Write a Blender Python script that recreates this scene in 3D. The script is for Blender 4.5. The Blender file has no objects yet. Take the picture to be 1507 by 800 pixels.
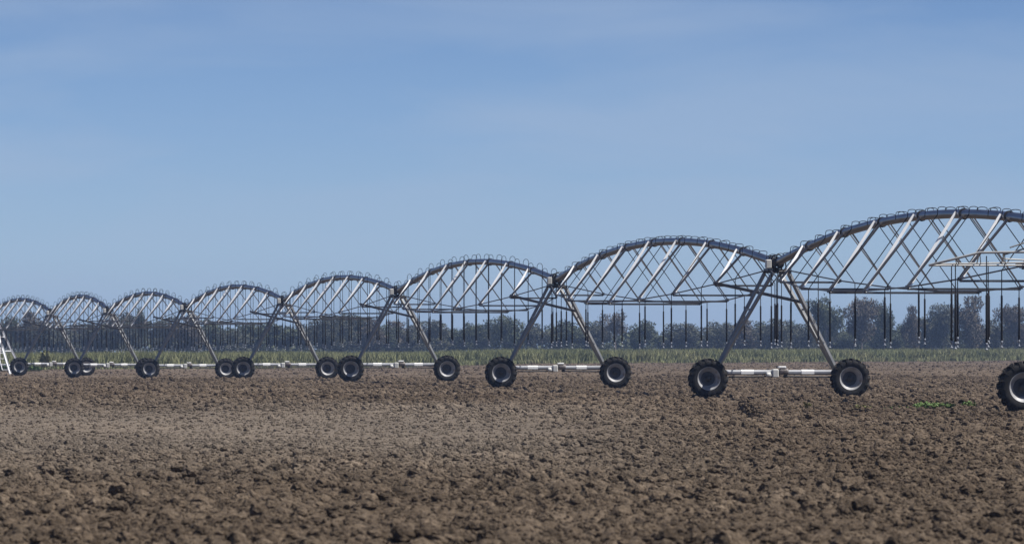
import bpy, math, random
import numpy as np
from mathutils import Vector, Matrix
random.seed(7)
RNG = np.random.default_rng(11)
R = math.radians
scene = bpy.context.scene
COL = scene.collection

# ------------------------------------------------------------------ camera facts
F = 9025.0            # focal length in photo pixels (photo is 1507 x 800)
HZ = 513.0            # horizon row
EYE = 1.5             # camera height


def px_to_ground(px, py):
    y = F * EYE / (py - HZ)
    return ((px - 753.5) * y / F, y)


# ------------------------------------------------------------------ materials
def new_mat(name):
    m = bpy.data.materials.new(name)
    m.use_nodes = True
    nt = m.node_tree
    for n in list(nt.nodes):
        if n.type != 'OUTPUT_MATERIAL':
            nt.nodes.remove(n)
    b = nt.nodes.new('ShaderNodeBsdfPrincipled')
    nt.links.new(b.outputs[0], nt.nodes['Material Output'].inputs['Surface'])
    return m, nt, b


def noise_ramp(nt, scale, stops, coord='Object', detail=4, rough=0.6, stretch=None):
    tc = nt.nodes.new('ShaderNodeTexCoord')
    src = tc.outputs[coord]
    if stretch:
        mp = nt.nodes.new('ShaderNodeMapping')
        mp.inputs['Scale'].default_value = stretch
        nt.links.new(src, mp.inputs[0])
        src = mp.outputs[0]
    n = nt.nodes.new('ShaderNodeTexNoise')
    n.inputs['Scale'].default_value = scale
    n.inputs['Detail'].default_value = detail
    n.inputs['Roughness'].default_value = rough
    nt.links.new(src, n.inputs['Vector'])
    r = nt.nodes.new('ShaderNodeValToRGB')
    els = r.color_ramp.elements
    els[0].position, els[0].color = stops[0][0], (*stops[0][1], 1)
    els[1].position, els[1].color = stops[-1][0], (*stops[-1][1], 1)
    for p, c in stops[1:-1]:
        e = els.new(p)
        e.color = (*c, 1)
    nt.links.new(n.outputs['Fac'], r.inputs[0])
    return r.outputs[0], n.outputs['Fac']


def simple(name, stops, scale=3.0, rough=0.6, metal=0.0, bump=0.0, rough_var=0.0, stretch=None):
    m, nt, b = new_mat(name)
    c, f = noise_ramp(nt, scale, stops, stretch=stretch)
    nt.links.new(c, b.inputs['Base Color'])
    b.inputs['Roughness'].default_value = rough
    b.inputs['Metallic'].default_value = metal
    if 'rubber' in name or 'boot' in name: b.inputs['Specular IOR Level'].default_value = 0.22
    if rough_var:
        mr = nt.nodes.new('ShaderNodeMapRange')
        mr.inputs['To Min'].default_value = rough - rough_var
        mr.inputs['To Max'].default_value = rough + rough_var
        nt.links.new(f, mr.inputs[0])
        nt.links.new(mr.outputs[0], b.inputs['Roughness'])
    if bump:
        bp = nt.nodes.new('ShaderNodeBump')
        bp.inputs['Strength'].default_value = bump
        nt.links.new(f, bp.inputs['Height'])
        nt.links.new(bp.outputs[0], b.inputs['Normal'])
    return m


M = {}
M['pipe'] = simple('galvanised_pipe', [(0.3, (0.10, 0.105, 0.135)), (0.7, (0.18, 0.185, 0.22))], 1.6, 0.32, 0.9, rough_var=0.08)
M['angle'] = simple('galvanised_angle', [(0.3, (0.70, 0.72, 0.74)), (0.7, (0.80, 0.81, 0.82))], 2.2, 0.5, 0.15, rough_var=0.08)  # brightened so the left braces look sunlit; the pivot frame shares it
M['shaded_angle'] = simple('shaded_angle_steel', [(0.3, (0.16, 0.16, 0.165)), (0.7, (0.27, 0.265, 0.26))], 2.2, 0.55, 0.3)  # same galvanised steel, darkened to stand for the less lit braces
M['rod'] = simple('truss_rod_steel', [(0.3, (0.07, 0.07, 0.075)), (0.7, (0.13, 0.13, 0.135))], 2.0, 0.5, 0.6)
M['leg'] = simple('tower_leg_steel', [(0.3, (0.18, 0.185, 0.19)), (0.7, (0.31, 0.31, 0.30))], 1.3, 0.5, 0.45, rough_var=0.08)
M['rubber'] = simple('black_hose_rubber', [(0.3, (0.012, 0.012, 0.014)), (0.7, (0.022, 0.022, 0.025))], 5, 0.55)
M['tyre'] = simple('tyre_rubber', [(0.35, (0.010, 0.010, 0.011)), (0.55, (0.016, 0.0155, 0.016)), (0.72, (0.050, 0.041, 0.033))], 3.5, 0.85, bump=0.15)
M['rim'] = simple('galvanised_rim', [(0.30, (0.24, 0.245, 0.26)), (0.52, (0.40, 0.40, 0.405)), (0.72, (0.26, 0.205, 0.16))], 4.0, 0.5, 0.3, rough_var=0.1)
M['dark_metal'] = simple('dark_gear_metal', [(0.3, (0.035, 0.035, 0.04)), (0.7, (0.07, 0.065, 0.06))], 6, 0.5, 0.3)
M['disc'] = simple('shaded_disc_grey', [(0.3, (0.04, 0.043, 0.05)), (0.7, (0.075, 0.078, 0.085))], 5, 0.6, 0.0)  # disc coloured dark to deepen the shade inside the wheel dish
M['beam'] = simple('base_beam_galvanised', [(0.3, (0.24, 0.25, 0.275)), (0.7, (0.36, 0.37, 0.395))], 1.5, 0.5, 0.2)
M['white'] = simple('white_painted_plate', [(0.3, (0.74, 0.74, 0.72)), (0.7, (0.82, 0.82, 0.81))], 5, 0.5)
M['rust'] = simple('dusty_motor_paint', [(0.3, (0.13, 0.115, 0.11)), (0.7, (0.22, 0.195, 0.185))], 8, 0.5)
M['cream'] = simple('cream_control_box', [(0.3, (0.45, 0.45, 0.43)), (0.7, (0.56, 0.56, 0.54))], 5, 0.5)
M['boot'] = simple('black_flex_boot', [(0.3, (0.018, 0.017, 0.018)), (0.7, (0.04, 0.036, 0.034))], 5, 0.65)
M['sprinkler'] = simple('pale_sprinkler_plastic', [(0.3, (0.14, 0.16, 0.20)), (0.7, (0.28, 0.30, 0.34))], 10, 0.4)
M['bark'] = simple('gum_bark', [(0.3, (0.10, 0.085, 0.07)), (0.7, (0.22, 0.19, 0.16))], 1.2, 0.9, bump=0.3, stretch=(1, 1, 0.25))
M['boom'] = simple('boom_pipe_steel', [(0.3, (0.36, 0.36, 0.35)), (0.7, (0.48, 0.48, 0.46))], 2.0, 0.5, 0.2)


def foliage_mat(name, dark, mid, light, scale=0.35, vary=0.22):
    m, nt, b = new_mat(name)
    c, f = noise_ramp(nt, scale, [(0.3, dark), (0.52, mid), (0.75, light)], detail=5)
    g = nt.nodes.new('ShaderNodeNewGeometry')
    hs = nt.nodes.new('ShaderNodeHueSaturation')
    mr = nt.nodes.new('ShaderNodeMapRange')
    mr.inputs['To Min'].default_value = 1 - vary
    mr.inputs['To Max'].default_value = 1 + vary
    nt.links.new(g.outputs['Random Per Island'], mr.inputs[0])
    nt.links.new(mr.outputs[0], hs.inputs['Value'])
    nt.links.new(c, hs.inputs['Color'])
    nt.links.new(hs.outputs[0], b.inputs['Base Color'])
    b.inputs['Roughness'].default_value = 0.75
    b.inputs['Specular IOR Level'].default_value = 0.25
    return m


M['leaf_green'] = foliage_mat('gum_foliage_green', (0.042, 0.054, 0.030), (0.080, 0.092, 0.050), (0.145, 0.148, 0.085))
M['leaf_grey'] = foliage_mat('gum_foliage_grey', (0.050, 0.056, 0.040), (0.095, 0.099, 0.068), (0.155, 0.152, 0.108))
M['leaf_brown'] = foliage_mat('gum_foliage_brown', (0.070, 0.060, 0.044), (0.120, 0.101, 0.074), (0.185, 0.152, 0.112))
M['grass'] = foliage_mat('tall_grass_blades', (0.145, 0.162, 0.070), (0.200, 0.208, 0.094), (0.28, 0.262, 0.138), 0.10, 0.08)
M['weed'] = foliage_mat('weed_leaves', (0.065, 0.115, 0.032), (0.105, 0.165, 0.050), (0.155, 0.205, 0.078), 2.0)
M['weed_dry'] = foliage_mat('dry_weed_leaves', (0.11, 0.12, 0.045), (0.16, 0.16, 0.065), (0.21, 0.19, 0.09), 2.0)
M['straw'] = simple('dry_straw', [(0.3, (0.30, 0.23, 0.14)), (0.7, (0.48, 0.40, 0.27))], 3, 0.8)


def soil_colour(nt, per_instance):
    """Brown plough soil; pale dry crust and darker damp patches metres across, laid out in world metres."""
    g = nt.nodes.new('ShaderNodeNewGeometry')
    def nz(scale, detail, rough=0.6, stretch=None):
        n = nt.nodes.new('ShaderNodeTexNoise')
        n.inputs['Scale'].default_value = scale
        n.inputs['Detail'].default_value = detail
        n.inputs['Roughness'].default_value = rough
        src = g.outputs['Position']
        if stretch:
            mp = nt.nodes.new('ShaderNodeMapping')
            mp.inputs['Scale'].default_value = stretch
            nt.links.new(src, mp.inputs[0])
            src = mp.outputs[0]
        nt.links.new(src, n.inputs['Vector'])
        return n.outputs['Fac']
    def ramp(fac, stops):
        r = nt.nodes.new('ShaderNodeValToRGB')
        e = r.color_ramp.elements
        e[0].position, e[0].color = stops[0][0], (*stops[0][1], 1)
        e[1].position, e[1].color = stops[-1][0], (*stops[-1][1], 1)
        for p, c in stops[1:-1]:
            q = e.new(p); q.color = (*c, 1)
        nt.links.new(fac, r.inputs[0])
        return r.outputs[0]
    base = ramp(nz(3.5, 6, 0.7), [(0.30, SOIL[0]), (0.5, SOIL[1]), (0.72, SOIL[2])])
    fine = ramp(nz(24, 3, 0.7), [(0.34, (0.62, 0.60, 0.58)), (0.62, (1.25, 1.25, 1.25))])
    patch = ramp(nz(0.16, 4, 0.55, (1.0, 0.28, 1.0)), [(0.36, (0.78, 0.76, 0.74)), (0.64, (1.22, 1.22, 1.22))])
    mx = nt.nodes.new('ShaderNodeMix'); mx.data_type = 'RGBA'; mx.blend_type = 'MULTIPLY'
    mx.inputs['Factor'].default_value = 1.0
    nt.links.new(base, mx.inputs[6]); nt.links.new(patch, mx.inputs[7])
    mf = nt.nodes.new('ShaderNodeMix'); mf.data_type = 'RGBA'; mf.blend_type = 'MULTIPLY'; mf.inputs['Factor'].default_value = 1.0
    nt.links.new(mx.outputs[2], mf.inputs[6]); nt.links.new(fine, mf.inputs[7])
    out = mf.outputs[2]
    # paler dry crust of the finely worked strip (attribute / world position)
    sx = nt.nodes.new('ShaderNodeSeparateXYZ')
    nt.links.new(g.outputs['Position'], sx.inputs[0])
    wob = nz(0.12, 3, 0.5, (1.0, 0.3, 1.0))
    ya = nt.nodes.new('ShaderNodeMath'); ya.operation = 'MULTIPLY_ADD'
    nt.links.new(wob, ya.inputs[0]); ya.inputs[1].default_value = 60.0
    nt.links.new(sx.outputs[1], ya.inputs[2])
    lo = nt.nodes.new('ShaderNodeMapRange'); lo.interpolation_type = 'SMOOTHSTEP'
    lo.inputs[1].default_value = 88; lo.inputs[2].default_value = 132
    nt.links.new(ya.outputs[0], lo.inputs[0])
    hi = nt.nodes.new('ShaderNodeMapRange'); hi.interpolation_type = 'SMOOTHSTEP'
    hi.inputs[1].default_value = 225; hi.inputs[2].default_value = 160
    nt.links.new(ya.outputs[0], hi.inputs[0])
    xr = nt.nodes.new('ShaderNodeMapRange'); xr.interpolation_type = 'SMOOTHSTEP'
    xr.inputs[1].default_value = 5.0; xr.inputs[2].default_value = -1.0
    nt.links.new(sx.outputs[0], xr.inputs[0])
    m1 = nt.nodes.new('ShaderNodeMath'); m1.operation = 'MULTIPLY'
    nt.links.new(lo.outputs[0], m1.inputs[0]); nt.links.new(hi.outputs[0], m1.inputs[1])
    m2 = nt.nodes.new('ShaderNodeMath'); m2.operation = 'MULTIPLY'
    nt.links.new(m1.outputs[0], m2.inputs[0]); nt.links.new(xr.outputs[0], m2.inputs[1])
    m3 = nt.nodes.new('ShaderNodeMath'); m3.operation = 'MULTIPLY'; m3.inputs[1].default_value = 0.30
    nt.links.new(m2.outputs[0], m3.inputs[0])
    mc = nt.nodes.new('ShaderNodeMix'); mc.data_type = 'RGBA'
    nt.links.new(m3.outputs[0], mc.inputs[0])
    nt.links.new(out, mc.inputs[6]); mc.inputs[7].default_value = (*SOIL[3], 1)
    out = mc.outputs[2]
    if per_instance:
        oi = nt.nodes.new('ShaderNodeObjectInfo')
        hs = nt.nodes.new('ShaderNodeHueSaturation')
        mr = nt.nodes.new('ShaderNodeMapRange')
        mr.inputs['To Min'].default_value = 0.72; mr.inputs['To Max'].default_value = 1.28
        nt.links.new(oi.outputs['Random'], mr.inputs[0])
        nt.links.new(mr.outputs[0], hs.inputs['Value'])
        nt.links.new(out, hs.inputs['Color'])
        out = hs.outputs[0]
    return out, sx.outputs[1], sx.outputs[0]


def soil_bump(nt, b):
    g = nt.nodes.new('ShaderNodeNewGeometry')
    n = nt.nodes.new('ShaderNodeTexNoise'); n.inputs['Scale'].default_value = 28; n.inputs['Detail'].default_value = 4; n.inputs['Roughness'].default_value = 0.7
    nt.links.new(g.outputs['Position'], n.inputs['Vector'])
    bp = nt.nodes.new('ShaderNodeBump'); bp.inputs['Strength'].default_value = 0.9; bp.inputs['Distance'].default_value = 0.03
    nt.links.new(n.outputs['Fac'], bp.inputs['Height']); nt.links.new(bp.outputs[0], b.inputs['Normal'])


SOIL = [(0.064, 0.049, 0.035), (0.104, 0.080, 0.058), (0.156, 0.124, 0.092), (0.250, 0.220, 0.186)]
m, nt, b = new_mat('plough_soil')
sc_, ypos, xpos = soil_colour(nt, False)
bl = nt.nodes.new('ShaderNodeMath'); bl.operation = 'MULTIPLY_ADD'
nt.links.new(xpos, bl.inputs[0]); bl.inputs[1].default_value = -2.3
nt.links.new(ypos, bl.inputs[2]); ypos = bl.outputs[0]
gr = nt.nodes.new('ShaderNodeMapRange')
gr.inputs[1].default_value = 611; gr.inputs[2].default_value = 615
nt.links.new(ypos, gr.inputs[0])
mg = nt.nodes.new('ShaderNodeMix'); mg.data_type = 'RGBA'
nt.links.new(gr.outputs[0], mg.inputs[0]); nt.links.new(sc_, mg.inputs[6])
mg.inputs[7].default_value = (0.055, 0.062, 0.032, 1)
nt.links.new(mg.outputs[2], b.inputs['Base Color'])
b.inputs['Roughness'].default_value = 0.95
b.inputs['Specular IOR Level'].default_value = 0.15
soil_bump(nt, b)
M['soil'] = m
m, nt, b = new_mat('clod_soil')
sc_, _, _ = soil_colour(nt, True)
nt.links.new(sc_, b.inputs['Base Color'])
b.inputs['Roughness'].default_value = 0.95
b.inputs['Specular IOR Level'].default_value = 0.15
soil_bump(nt, b)
M['clod'] = m


# ------------------------------------------------------------------ mesh builder
class MB:
    def __init__(self):
        self.v, self.f, self.sm = [], [], []

    def add(self, vs, fs, smooth=False):
        o = len(self.v)
        self.v.extend([tuple(p) for p in vs])
        self.f.extend([tuple(i + o for i in q) for q in fs])
        self.sm.extend([smooth] * len(fs))
        return self

    def box(self, c, s, rot=None):
        vs = [Vector((x * s[0] / 2, y * s[1] / 2, z * s[2] / 2)) for x in (-1, 1) for y in (-1, 1) for z in (-1, 1)]
        if rot is not None:
            vs = [rot @ p for p in vs]
        c = Vector(c)
        return self.add([p + c for p in vs], [(0, 1, 3, 2), (4, 6, 7, 5), (0, 4, 5, 1), (2, 3, 7, 6), (0, 2, 6, 4), (1, 5, 7, 3)])

    def bevel_box(self, c, s, b):
        """box with chamfered edges along z and a chamfered top and bottom"""
        hx, hy, hz = s[0] / 2, s[1] / 2, s[2] / 2
        def ring(hx, hy, b, z):
            return [(-hx + b, -hy, z), (hx - b, -hy, z), (hx, -hy + b, z), (hx, hy - b, z), (hx - b, hy, z), (-hx + b, hy, z), (-hx, hy - b, z), (-hx, -hy + b, z)]
        rs = [ring(hx - b, hy - b, b * 0.6, -hz), ring(hx, hy, b, -hz + b), ring(hx, hy, b, hz - b), ring(hx - b, hy - b, b * 0.6, hz)]
        vs = [(p[0] + c[0], p[1] + c[1], p[2] + c[2]) for r in rs for p in r]
        fs = []
        for k in range(3):
            for i in range(8):
                j = (i + 1) % 8
                fs.append((k * 8 + i, k * 8 + j, k * 8 + 8 + j, k * 8 + 8 + i))
        fs.append(tuple(range(7, -1, -1))); fs.append(tuple(range(24, 32)))
        return self.add(vs, fs)

    def tube(self, pts, r, n=8, cap=True):
        pts = [Vector(p) for p in pts]
        k = len(pts)
        rs = r if isinstance(r, (list, tuple)) else [r] * k
        up = None
        vs, fs = [], []
        for i, p in enumerate(pts):
            t = (pts[min(i + 1, k - 1)] - pts[max(i - 1, 0)]).normalized()
            if up is None:
                a = Vector((0, 0, 1)) if abs(t.z) < 0.9 else Vector((1, 0, 0))
                up = (a - t * a.dot(t)).normalized()
            else:
                up = (up - t * up.dot(t)).normalized()
            w = t.cross(up)
            for j in range(n):
                a = 2 * math.pi * j / n
                vs.append(p + (up * math.cos(a) + w * math.sin(a)) * rs[i])
        for i in range(k - 1):
            for j in range(n):
                q = (j + 1) % n
                fs.append((i * n + j, i * n + q, (i + 1) * n + q, (i + 1) * n + j))
        self.add(vs, fs, True)
        if cap:
            self.add([vs[j] for j in range(n)], [tuple(range(n - 1, -1, -1))])
            self.add([vs[(k - 1) * n + j] for j in range(n)], [tuple(range(n))])
        return self

    def angle(self, a, b, n1, w=0.075, t=0.009):
        """L-section steel: one leg lies across direction n1, the other stands along n1."""
        a, b = Vector(a), Vector(b)
        d = (b - a).normalized()
        n1 = Vector(n1); n1 = (n1 - d * n1.dot(d)).normalized()
        n2 = d.cross(n1)
        prof = [(0, 0), (w, 0), (w, t), (t, t), (t, w), (0, w)]
        vs = [p + n1 * u + n2 * v for p in (a, b) for u, v in prof]
        fs = [(i, (i + 1) % 6, 6 + (i + 1) % 6, 6 + i) for i in range(6)]
        fs += [(0, 5, 4, 3), (0, 3, 2, 1), (6, 9, 10, 11), (6, 7, 8, 9)]
        return self.add(vs, fs)

    def plate(self, a, b, N, w=0.06, t=0.009):
        """L-section steel whose broad face looks along N, the other leg standing behind it"""
        d = (Vector(b) - Vector(a)).normalized()
        N = Vector(N); N = (N - d * N.dot(d)).normalized()
        return self.angle(a, b, d.cross(N), w, t)

    def lathe(self, prof, n=32, c=(0, 0, 0), axis='Y', smooth=True):
        vs, fs = [], []
        k = len(prof)
        for i in range(n):
            a = 2 * math.pi * i / n
            for r, h in prof:
                if axis == 'Y':
                    vs.append((c[0] + r * math.cos(a), c[1] + h, c[2] + r * math.sin(a)))
                elif axis == 'X':
                    vs.append((c[0] + h, c[1] + r * math.cos(a), c[2] + r * math.sin(a)))
                else:
                    vs.append((c[0] + r * math.cos(a), c[1] + r * math.sin(a), c[2] + h))
        for i in range(n):
            j = (i + 1) % n
            for q in range(k - 1):
                fs.append((i * k + q, j * k + q, j * k + q + 1, i * k + q + 1))
        return self.add(vs, fs, smooth)

    def mesh(self, name, mat):
        me = bpy.data.meshes.new(name)
        me.from_pydata(self.v, [], self.f)
        me.polygons.foreach_set('use_smooth', self.sm)
        me.materials.append(mat)
        me.update()
        return me

    def build(self, name, mat, parent=None):
        return link(name, self.mesh(name, mat), parent)


def link(name, me, parent=None, loc=None):
    o = bpy.data.objects.new(name, me)
    COL.objects.link(o)
    if parent:
        o.parent = parent
    if loc is not None:
        o.location = loc
    return o


def thing(name, label, cat, loc=(0, 0, 0), rz=0.0, group=None):
    o = bpy.data.objects.new(name, None)
    COL.objects.link(o)
    o.location = loc; o.rotation_euler = (0, 0, rz)
    o.empty_display_size = 0.5
    tag(o, label, cat, group)
    return o


def tag(o, label=None, cat=None, group=None, kind=None):
    if label: o['label'] = label
    if cat: o['category'] = cat
    if group: o['group'] = group
    if kind: o['kind'] = kind
    return o


# ------------------------------------------------------------------ numpy value noise
TAB = RNG.random((512, 512)).astype(np.float32)


def vnoise(x, y, wl, seed=0):
    x = x / wl + seed * 17.31; y = y / wl + seed * 9.77
    xi = np.floor(x).astype(np.int64); yi = np.floor(y).astype(np.int64)
    fx = (x - xi).astype(np.float32); fy = (y - yi).astype(np.float32)
    fx = fx * fx * (3 - 2 * fx); fy = fy * fy * (3 - 2 * fy)
    a = TAB[xi & 511, yi & 511]; b_ = TAB[(xi + 1) & 511, yi & 511]
    c = TAB[xi & 511, (yi + 1) & 511]; d = TAB[(xi + 1) & 511, (yi + 1) & 511]
    return (a * (1 - fx) + b_ * fx) * (1 - fy) + (c * (1 - fx) + d * fx) * fy - 0.5


def sstep(a, b, x):
    t = np.clip((x - a) / (b - a), 0, 1)
    return t * t * (3 - 2 * t)


def drop(x, y):
    """the field falls away gently towards its far left"""
    return -0.26 * sstep(285, 370, np.asarray(y, float)) * sstep(4, -12, np.asarray(x, float))


def fine_mask(x, y):
    """1 where the soil was worked fine: a strip across the left and middle of the field"""
    w = vnoise(x, y * 0.3, 8.0, 3) * 30
    return sstep(84, 104, y + w) * sstep(160, 135, y + w) * sstep(5.5, -1.5, x + vnoise(x, y, 6.0, 5) * 4)


GROOVE = [(6.15, 172.0), (5.75, 152.0), (5.2, 131.0)]


def height(x, y):
    fm = fine_mask(x, y)
    h = vnoise(x, y, 22.0, 1) * 0.10 + vnoise(x, y, 7.0, 2) * 0.07 + vnoise(x, y, 2.2, 9) * 0.06
    k = 1.0 - 0.6 * fm
    rough = vnoise(x, y, 0.75, 4) * 0.075 + vnoise(x, y, 0.33, 6) * 0.10
    rough += np.abs(vnoise(x, y, 0.17, 7)) * 0.14 + np.abs(vnoise(x, y, 0.085, 8)) * 0.08
    h = h + rough * k - 0.085
    # narrow groove in the soil with a low ridge on its right
    t = np.clip((172.0 - y) / 41.0, 0, 1)
    cx = 6.15 - 0.95 * t
    e = sstep(131, 134, y) * sstep(173, 170, y)
    h = h - e * 0.30 * np.exp(-((x - cx) / 0.26) ** 4) + e * 0.08 * np.exp(-((x - cx - 0.34) / 0.15) ** 2)
    far = sstep(790, 850, y)
    return h * (1 - 0.8 * far) + drop(x, y)


# ------------------------------------------------------------------ ground
ys = np.concatenate([np.linspace(-60, 36, 14), np.exp(np.arange(math.log(40), math.log(800), 1.05e-3)),
                     np.geomspace(812, 3000, 18)])
uf = np.linspace(-0.125, 0.125, 760)
uo = np.geomspace(0.13, 1.2, 20)
us = np.concatenate([-uo[::-1], uf, uo])
YY, UU = np.meshgrid(ys, us, indexing='ij')
XX = UU * np.maximum(YY, 45.0)
ZZ = height(XX, YY)
coarse = (np.abs(UU) > 0.126) | (YY < 39) | (YY > 805)
ZZ = np.where(coarse, drop(XX, YY), ZZ)
nr, nc = YY.shape
co = np.stack([XX, YY, ZZ], -1).reshape(-1, 3).astype(np.float32)
idx = np.arange(nr * nc).reshape(nr, nc)
quads = np.stack([idx[:-1, :-1], idx[:-1, 1:], idx[1:, 1:], idx[1:, :-1]], -1).reshape(-1, 4)


def np_mesh(name, co, faces, mat, smooth=False):
    """mesh from arrays; faces is an (n, k) array"""
    me = bpy.data.meshes.new(name)
    n, k = faces.shape
    me.vertices.add(len(co)); me.vertices.foreach_set('co', np.ascontiguousarray(co, dtype=np.float32).ravel())
    me.loops.add(n * k); me.loops.foreach_set('vertex_index', faces.astype(np.int32).ravel())
    me.polygons.add(n)
    me.polygons.foreach_set('loop_start', np.arange(0, n * k, k, dtype=np.int32))
    me.polygons.foreach_set('use_smooth', np.full(n, smooth))
    me.materials.append(mat)
    me.update(calc_edges=True)
    return me


tag(link('ploughed_ground', np_mesh('ploughed_ground', co, quads, M['soil'])), kind='structure')

# ------------------------------------------------------------------ clods (stuff): thousands of lumps of earth
def scatter(n, y0, y1, half=0.118):
    # uniform over the wedge |x| < half * y
    y = np.sqrt(RNG.random(n) * (y1 * y1 - y0 * y0) + y0 * y0)
    x = (RNG.random(n) * 2 - 1) * half * y
    return x, y


parts = []
for n, y0, y1 in ((190000, 40, 110), (110000, 40, 165), (110000, 165, 320), (75000, 320, 760)):
    x, y = scatter(n, y0, y1)
    fm = fine_mask(x, y)
    s = np.exp(RNG.normal(math.log(0.024), 0.62, n))
    if y1 == 110: s = RNG.uniform(0.008, 0.022, n)
    s = np.clip(s, 0.009, 0.088)
    clump = vnoise(x, y, 3.0, 12)
    s *= 1.0 + 0.5 * clump
    s *= 1.0 - 0.5 * fm
    if y0 >= 165:
        s *= 1.25
    parts.append((x, y, s))
px_ = np.concatenate([p[0] for p in parts]); py_ = np.concatenate([p[1] for p in parts]); ps_ = np.concatenate([p[2] for p in parts])
# a few big lumps the eye catches
for bx, by, bs in ((1115, 690, 0.15), (1238, 704, 0.09), (1360, 708, 0.08), (560, 703, 0.10), (425, 745, 0.13), (395, 760, 0.09), (860, 670, 0.07),
                   (740, 655, 0.07), (400, 612, 0.13), (1290, 668, 0.09), (1400, 665, 0.09), (160, 745, 0.12), (680, 765, 0.11), (1350, 750, 0.10)):
    gx, gy = px_to_ground(bx, by)
    px_ = np.append(px_, gx); py_ = np.append(py_, gy); ps_ = np.append(ps_, bs * 0.8)
pz_ = height(px_, py_) + ps_ * 0.25
npts = len(px_)
pm = bpy.data.meshes.new('soil_clods')
pm.vertices.add(npts)
pm.vertices.foreach_set('co', np.stack([px_, py_, pz_], -1).astype(np.float32).ravel())
at = pm.attributes.new('size', 'FLOAT_VECTOR', 'POINT')
asp = np.stack([RNG.uniform(0.8, 1.35, npts), RNG.uniform(0.8, 1.35, npts), RNG.uniform(0.6, 1.05, npts)], -1) * ps_[:, None]
at.data.foreach_set('vector', asp.astype(np.float32).ravel())
at = pm.attributes.new('turn', 'FLOAT_VECTOR', 'POINT')
at.data.foreach_set('vector', np.stack([RNG.uniform(-0.5, 0.5, npts), RNG.uniform(-0.5, 0.5, npts), RNG.uniform(0, 6.28, npts)], -1).astype(np.float32).ravel())
at = pm.attributes.new('pick', 'INT', 'POINT')
NV = 9
at.data.foreach_set('value', RNG.integers(0, NV, npts).astype(np.int32))
clods = tag(link('soil_clods', pm), kind='stuff')
ng = bpy.data.node_groups.new('clod_scatter', 'GeometryNodeTree')
ng.interface.new_socket('Geometry', in_out='INPUT', socket_type='NodeSocketGeometry')
ng.interface.new_socket('Geometry', in_out='OUTPUT', socket_type='NodeSocketGeometry')
N = ng.nodes; Lk = ng.links
gi = N.new('NodeGroupInput'); go = N.new('NodeGroupOutput')
join = N.new('GeometryNodeGeometryToInstance')
for k in range(NV):
    ico = N.new('GeometryNodeMeshIcoSphere'); ico.inputs['Radius'].default_value = 1.0
    ico.inputs['Subdivisions'].default_value = 3
    pos = N.new('GeometryNodeInputPosition')
    sp = N.new('GeometryNodeSetPosition')
    off = N.new('ShaderNodeVectorMath'); off.operation = 'ADD'; off.inputs[1].default_value = (k * 7.3, k * 3.1, k * 5.7)
    Lk.new(pos.outputs[0], off.inputs[0])
    acc = None
    for scale, amp in ((0.9, 1.3), (2.4, 0.8), (6.0, 0.35)):
        nz = N.new('ShaderNodeTexNoise'); nz.inputs['Scale'].default_value = scale; nz.inputs['Detail'].default_value = 3.0
        nz.inputs['Roughness'].default_value = 0.65
        Lk.new(off.outputs[0], nz.inputs['Vector'])
        sub = N.new('ShaderNodeVectorMath'); sub.operation = 'SUBTRACT'; sub.inputs[1].default_value = (0.5, 0.5, 0.5)
        Lk.new(nz.outputs['Color'], sub.inputs[0])
        scl = N.new('ShaderNodeVectorMath'); scl.operation = 'SCALE'; scl.inputs['Scale'].default_value = amp
        Lk.new(sub.outputs[0], scl.inputs[0])
        if acc is None:
            acc = scl.outputs[0]
        else:
            ad = N.new('ShaderNodeVectorMath'); ad.operation = 'ADD'
            Lk.new(acc, ad.inputs[0]); Lk.new(scl.outputs[0], ad.inputs[1]); acc = ad.outputs[0]
    Lk.new(ico.outputs['Mesh'], sp.inputs['Geometry'])
    Lk.new(acc, sp.inputs['Offset'])
    sm_ = N.new('GeometryNodeSetMaterial'); sm_.inputs['Material'].default_value = M['clod']
    Lk.new(sp.outputs[0], sm_.inputs['Geometry'])
    Lk.new(sm_.outputs[0], join.inputs['Geometry'])
iop = N.new('GeometryNodeInstanceOnPoints')
def named(nm, typ):
    a = N.new('GeometryNodeInputNamedAttribute'); a.data_type = typ; a.inputs['Name'].default_value = nm
    return a.outputs[0]
Lk.new(gi.outputs[0], iop.inputs['Points'])
Lk.new(join.outputs[0], iop.inputs['Instance'])
iop.inputs['Pick Instance'].default_value = True
Lk.new(named('pick', 'INT'), iop.inputs['Instance Index'])
e2r = N.new('FunctionNodeEulerToRotation')
Lk.new(named('turn', 'FLOAT_VECTOR'), e2r.inputs[0])
Lk.new(e2r.outputs[0], iop.inputs['Rotation'])
Lk.new(named('size', 'FLOAT_VECTOR'), iop.inputs['Scale'])
Lk.new(iop.outputs[0], go.inputs[0])
md = clods.modifiers.new('clod_scatter', 'NODES'); md.node_group = ng


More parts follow.
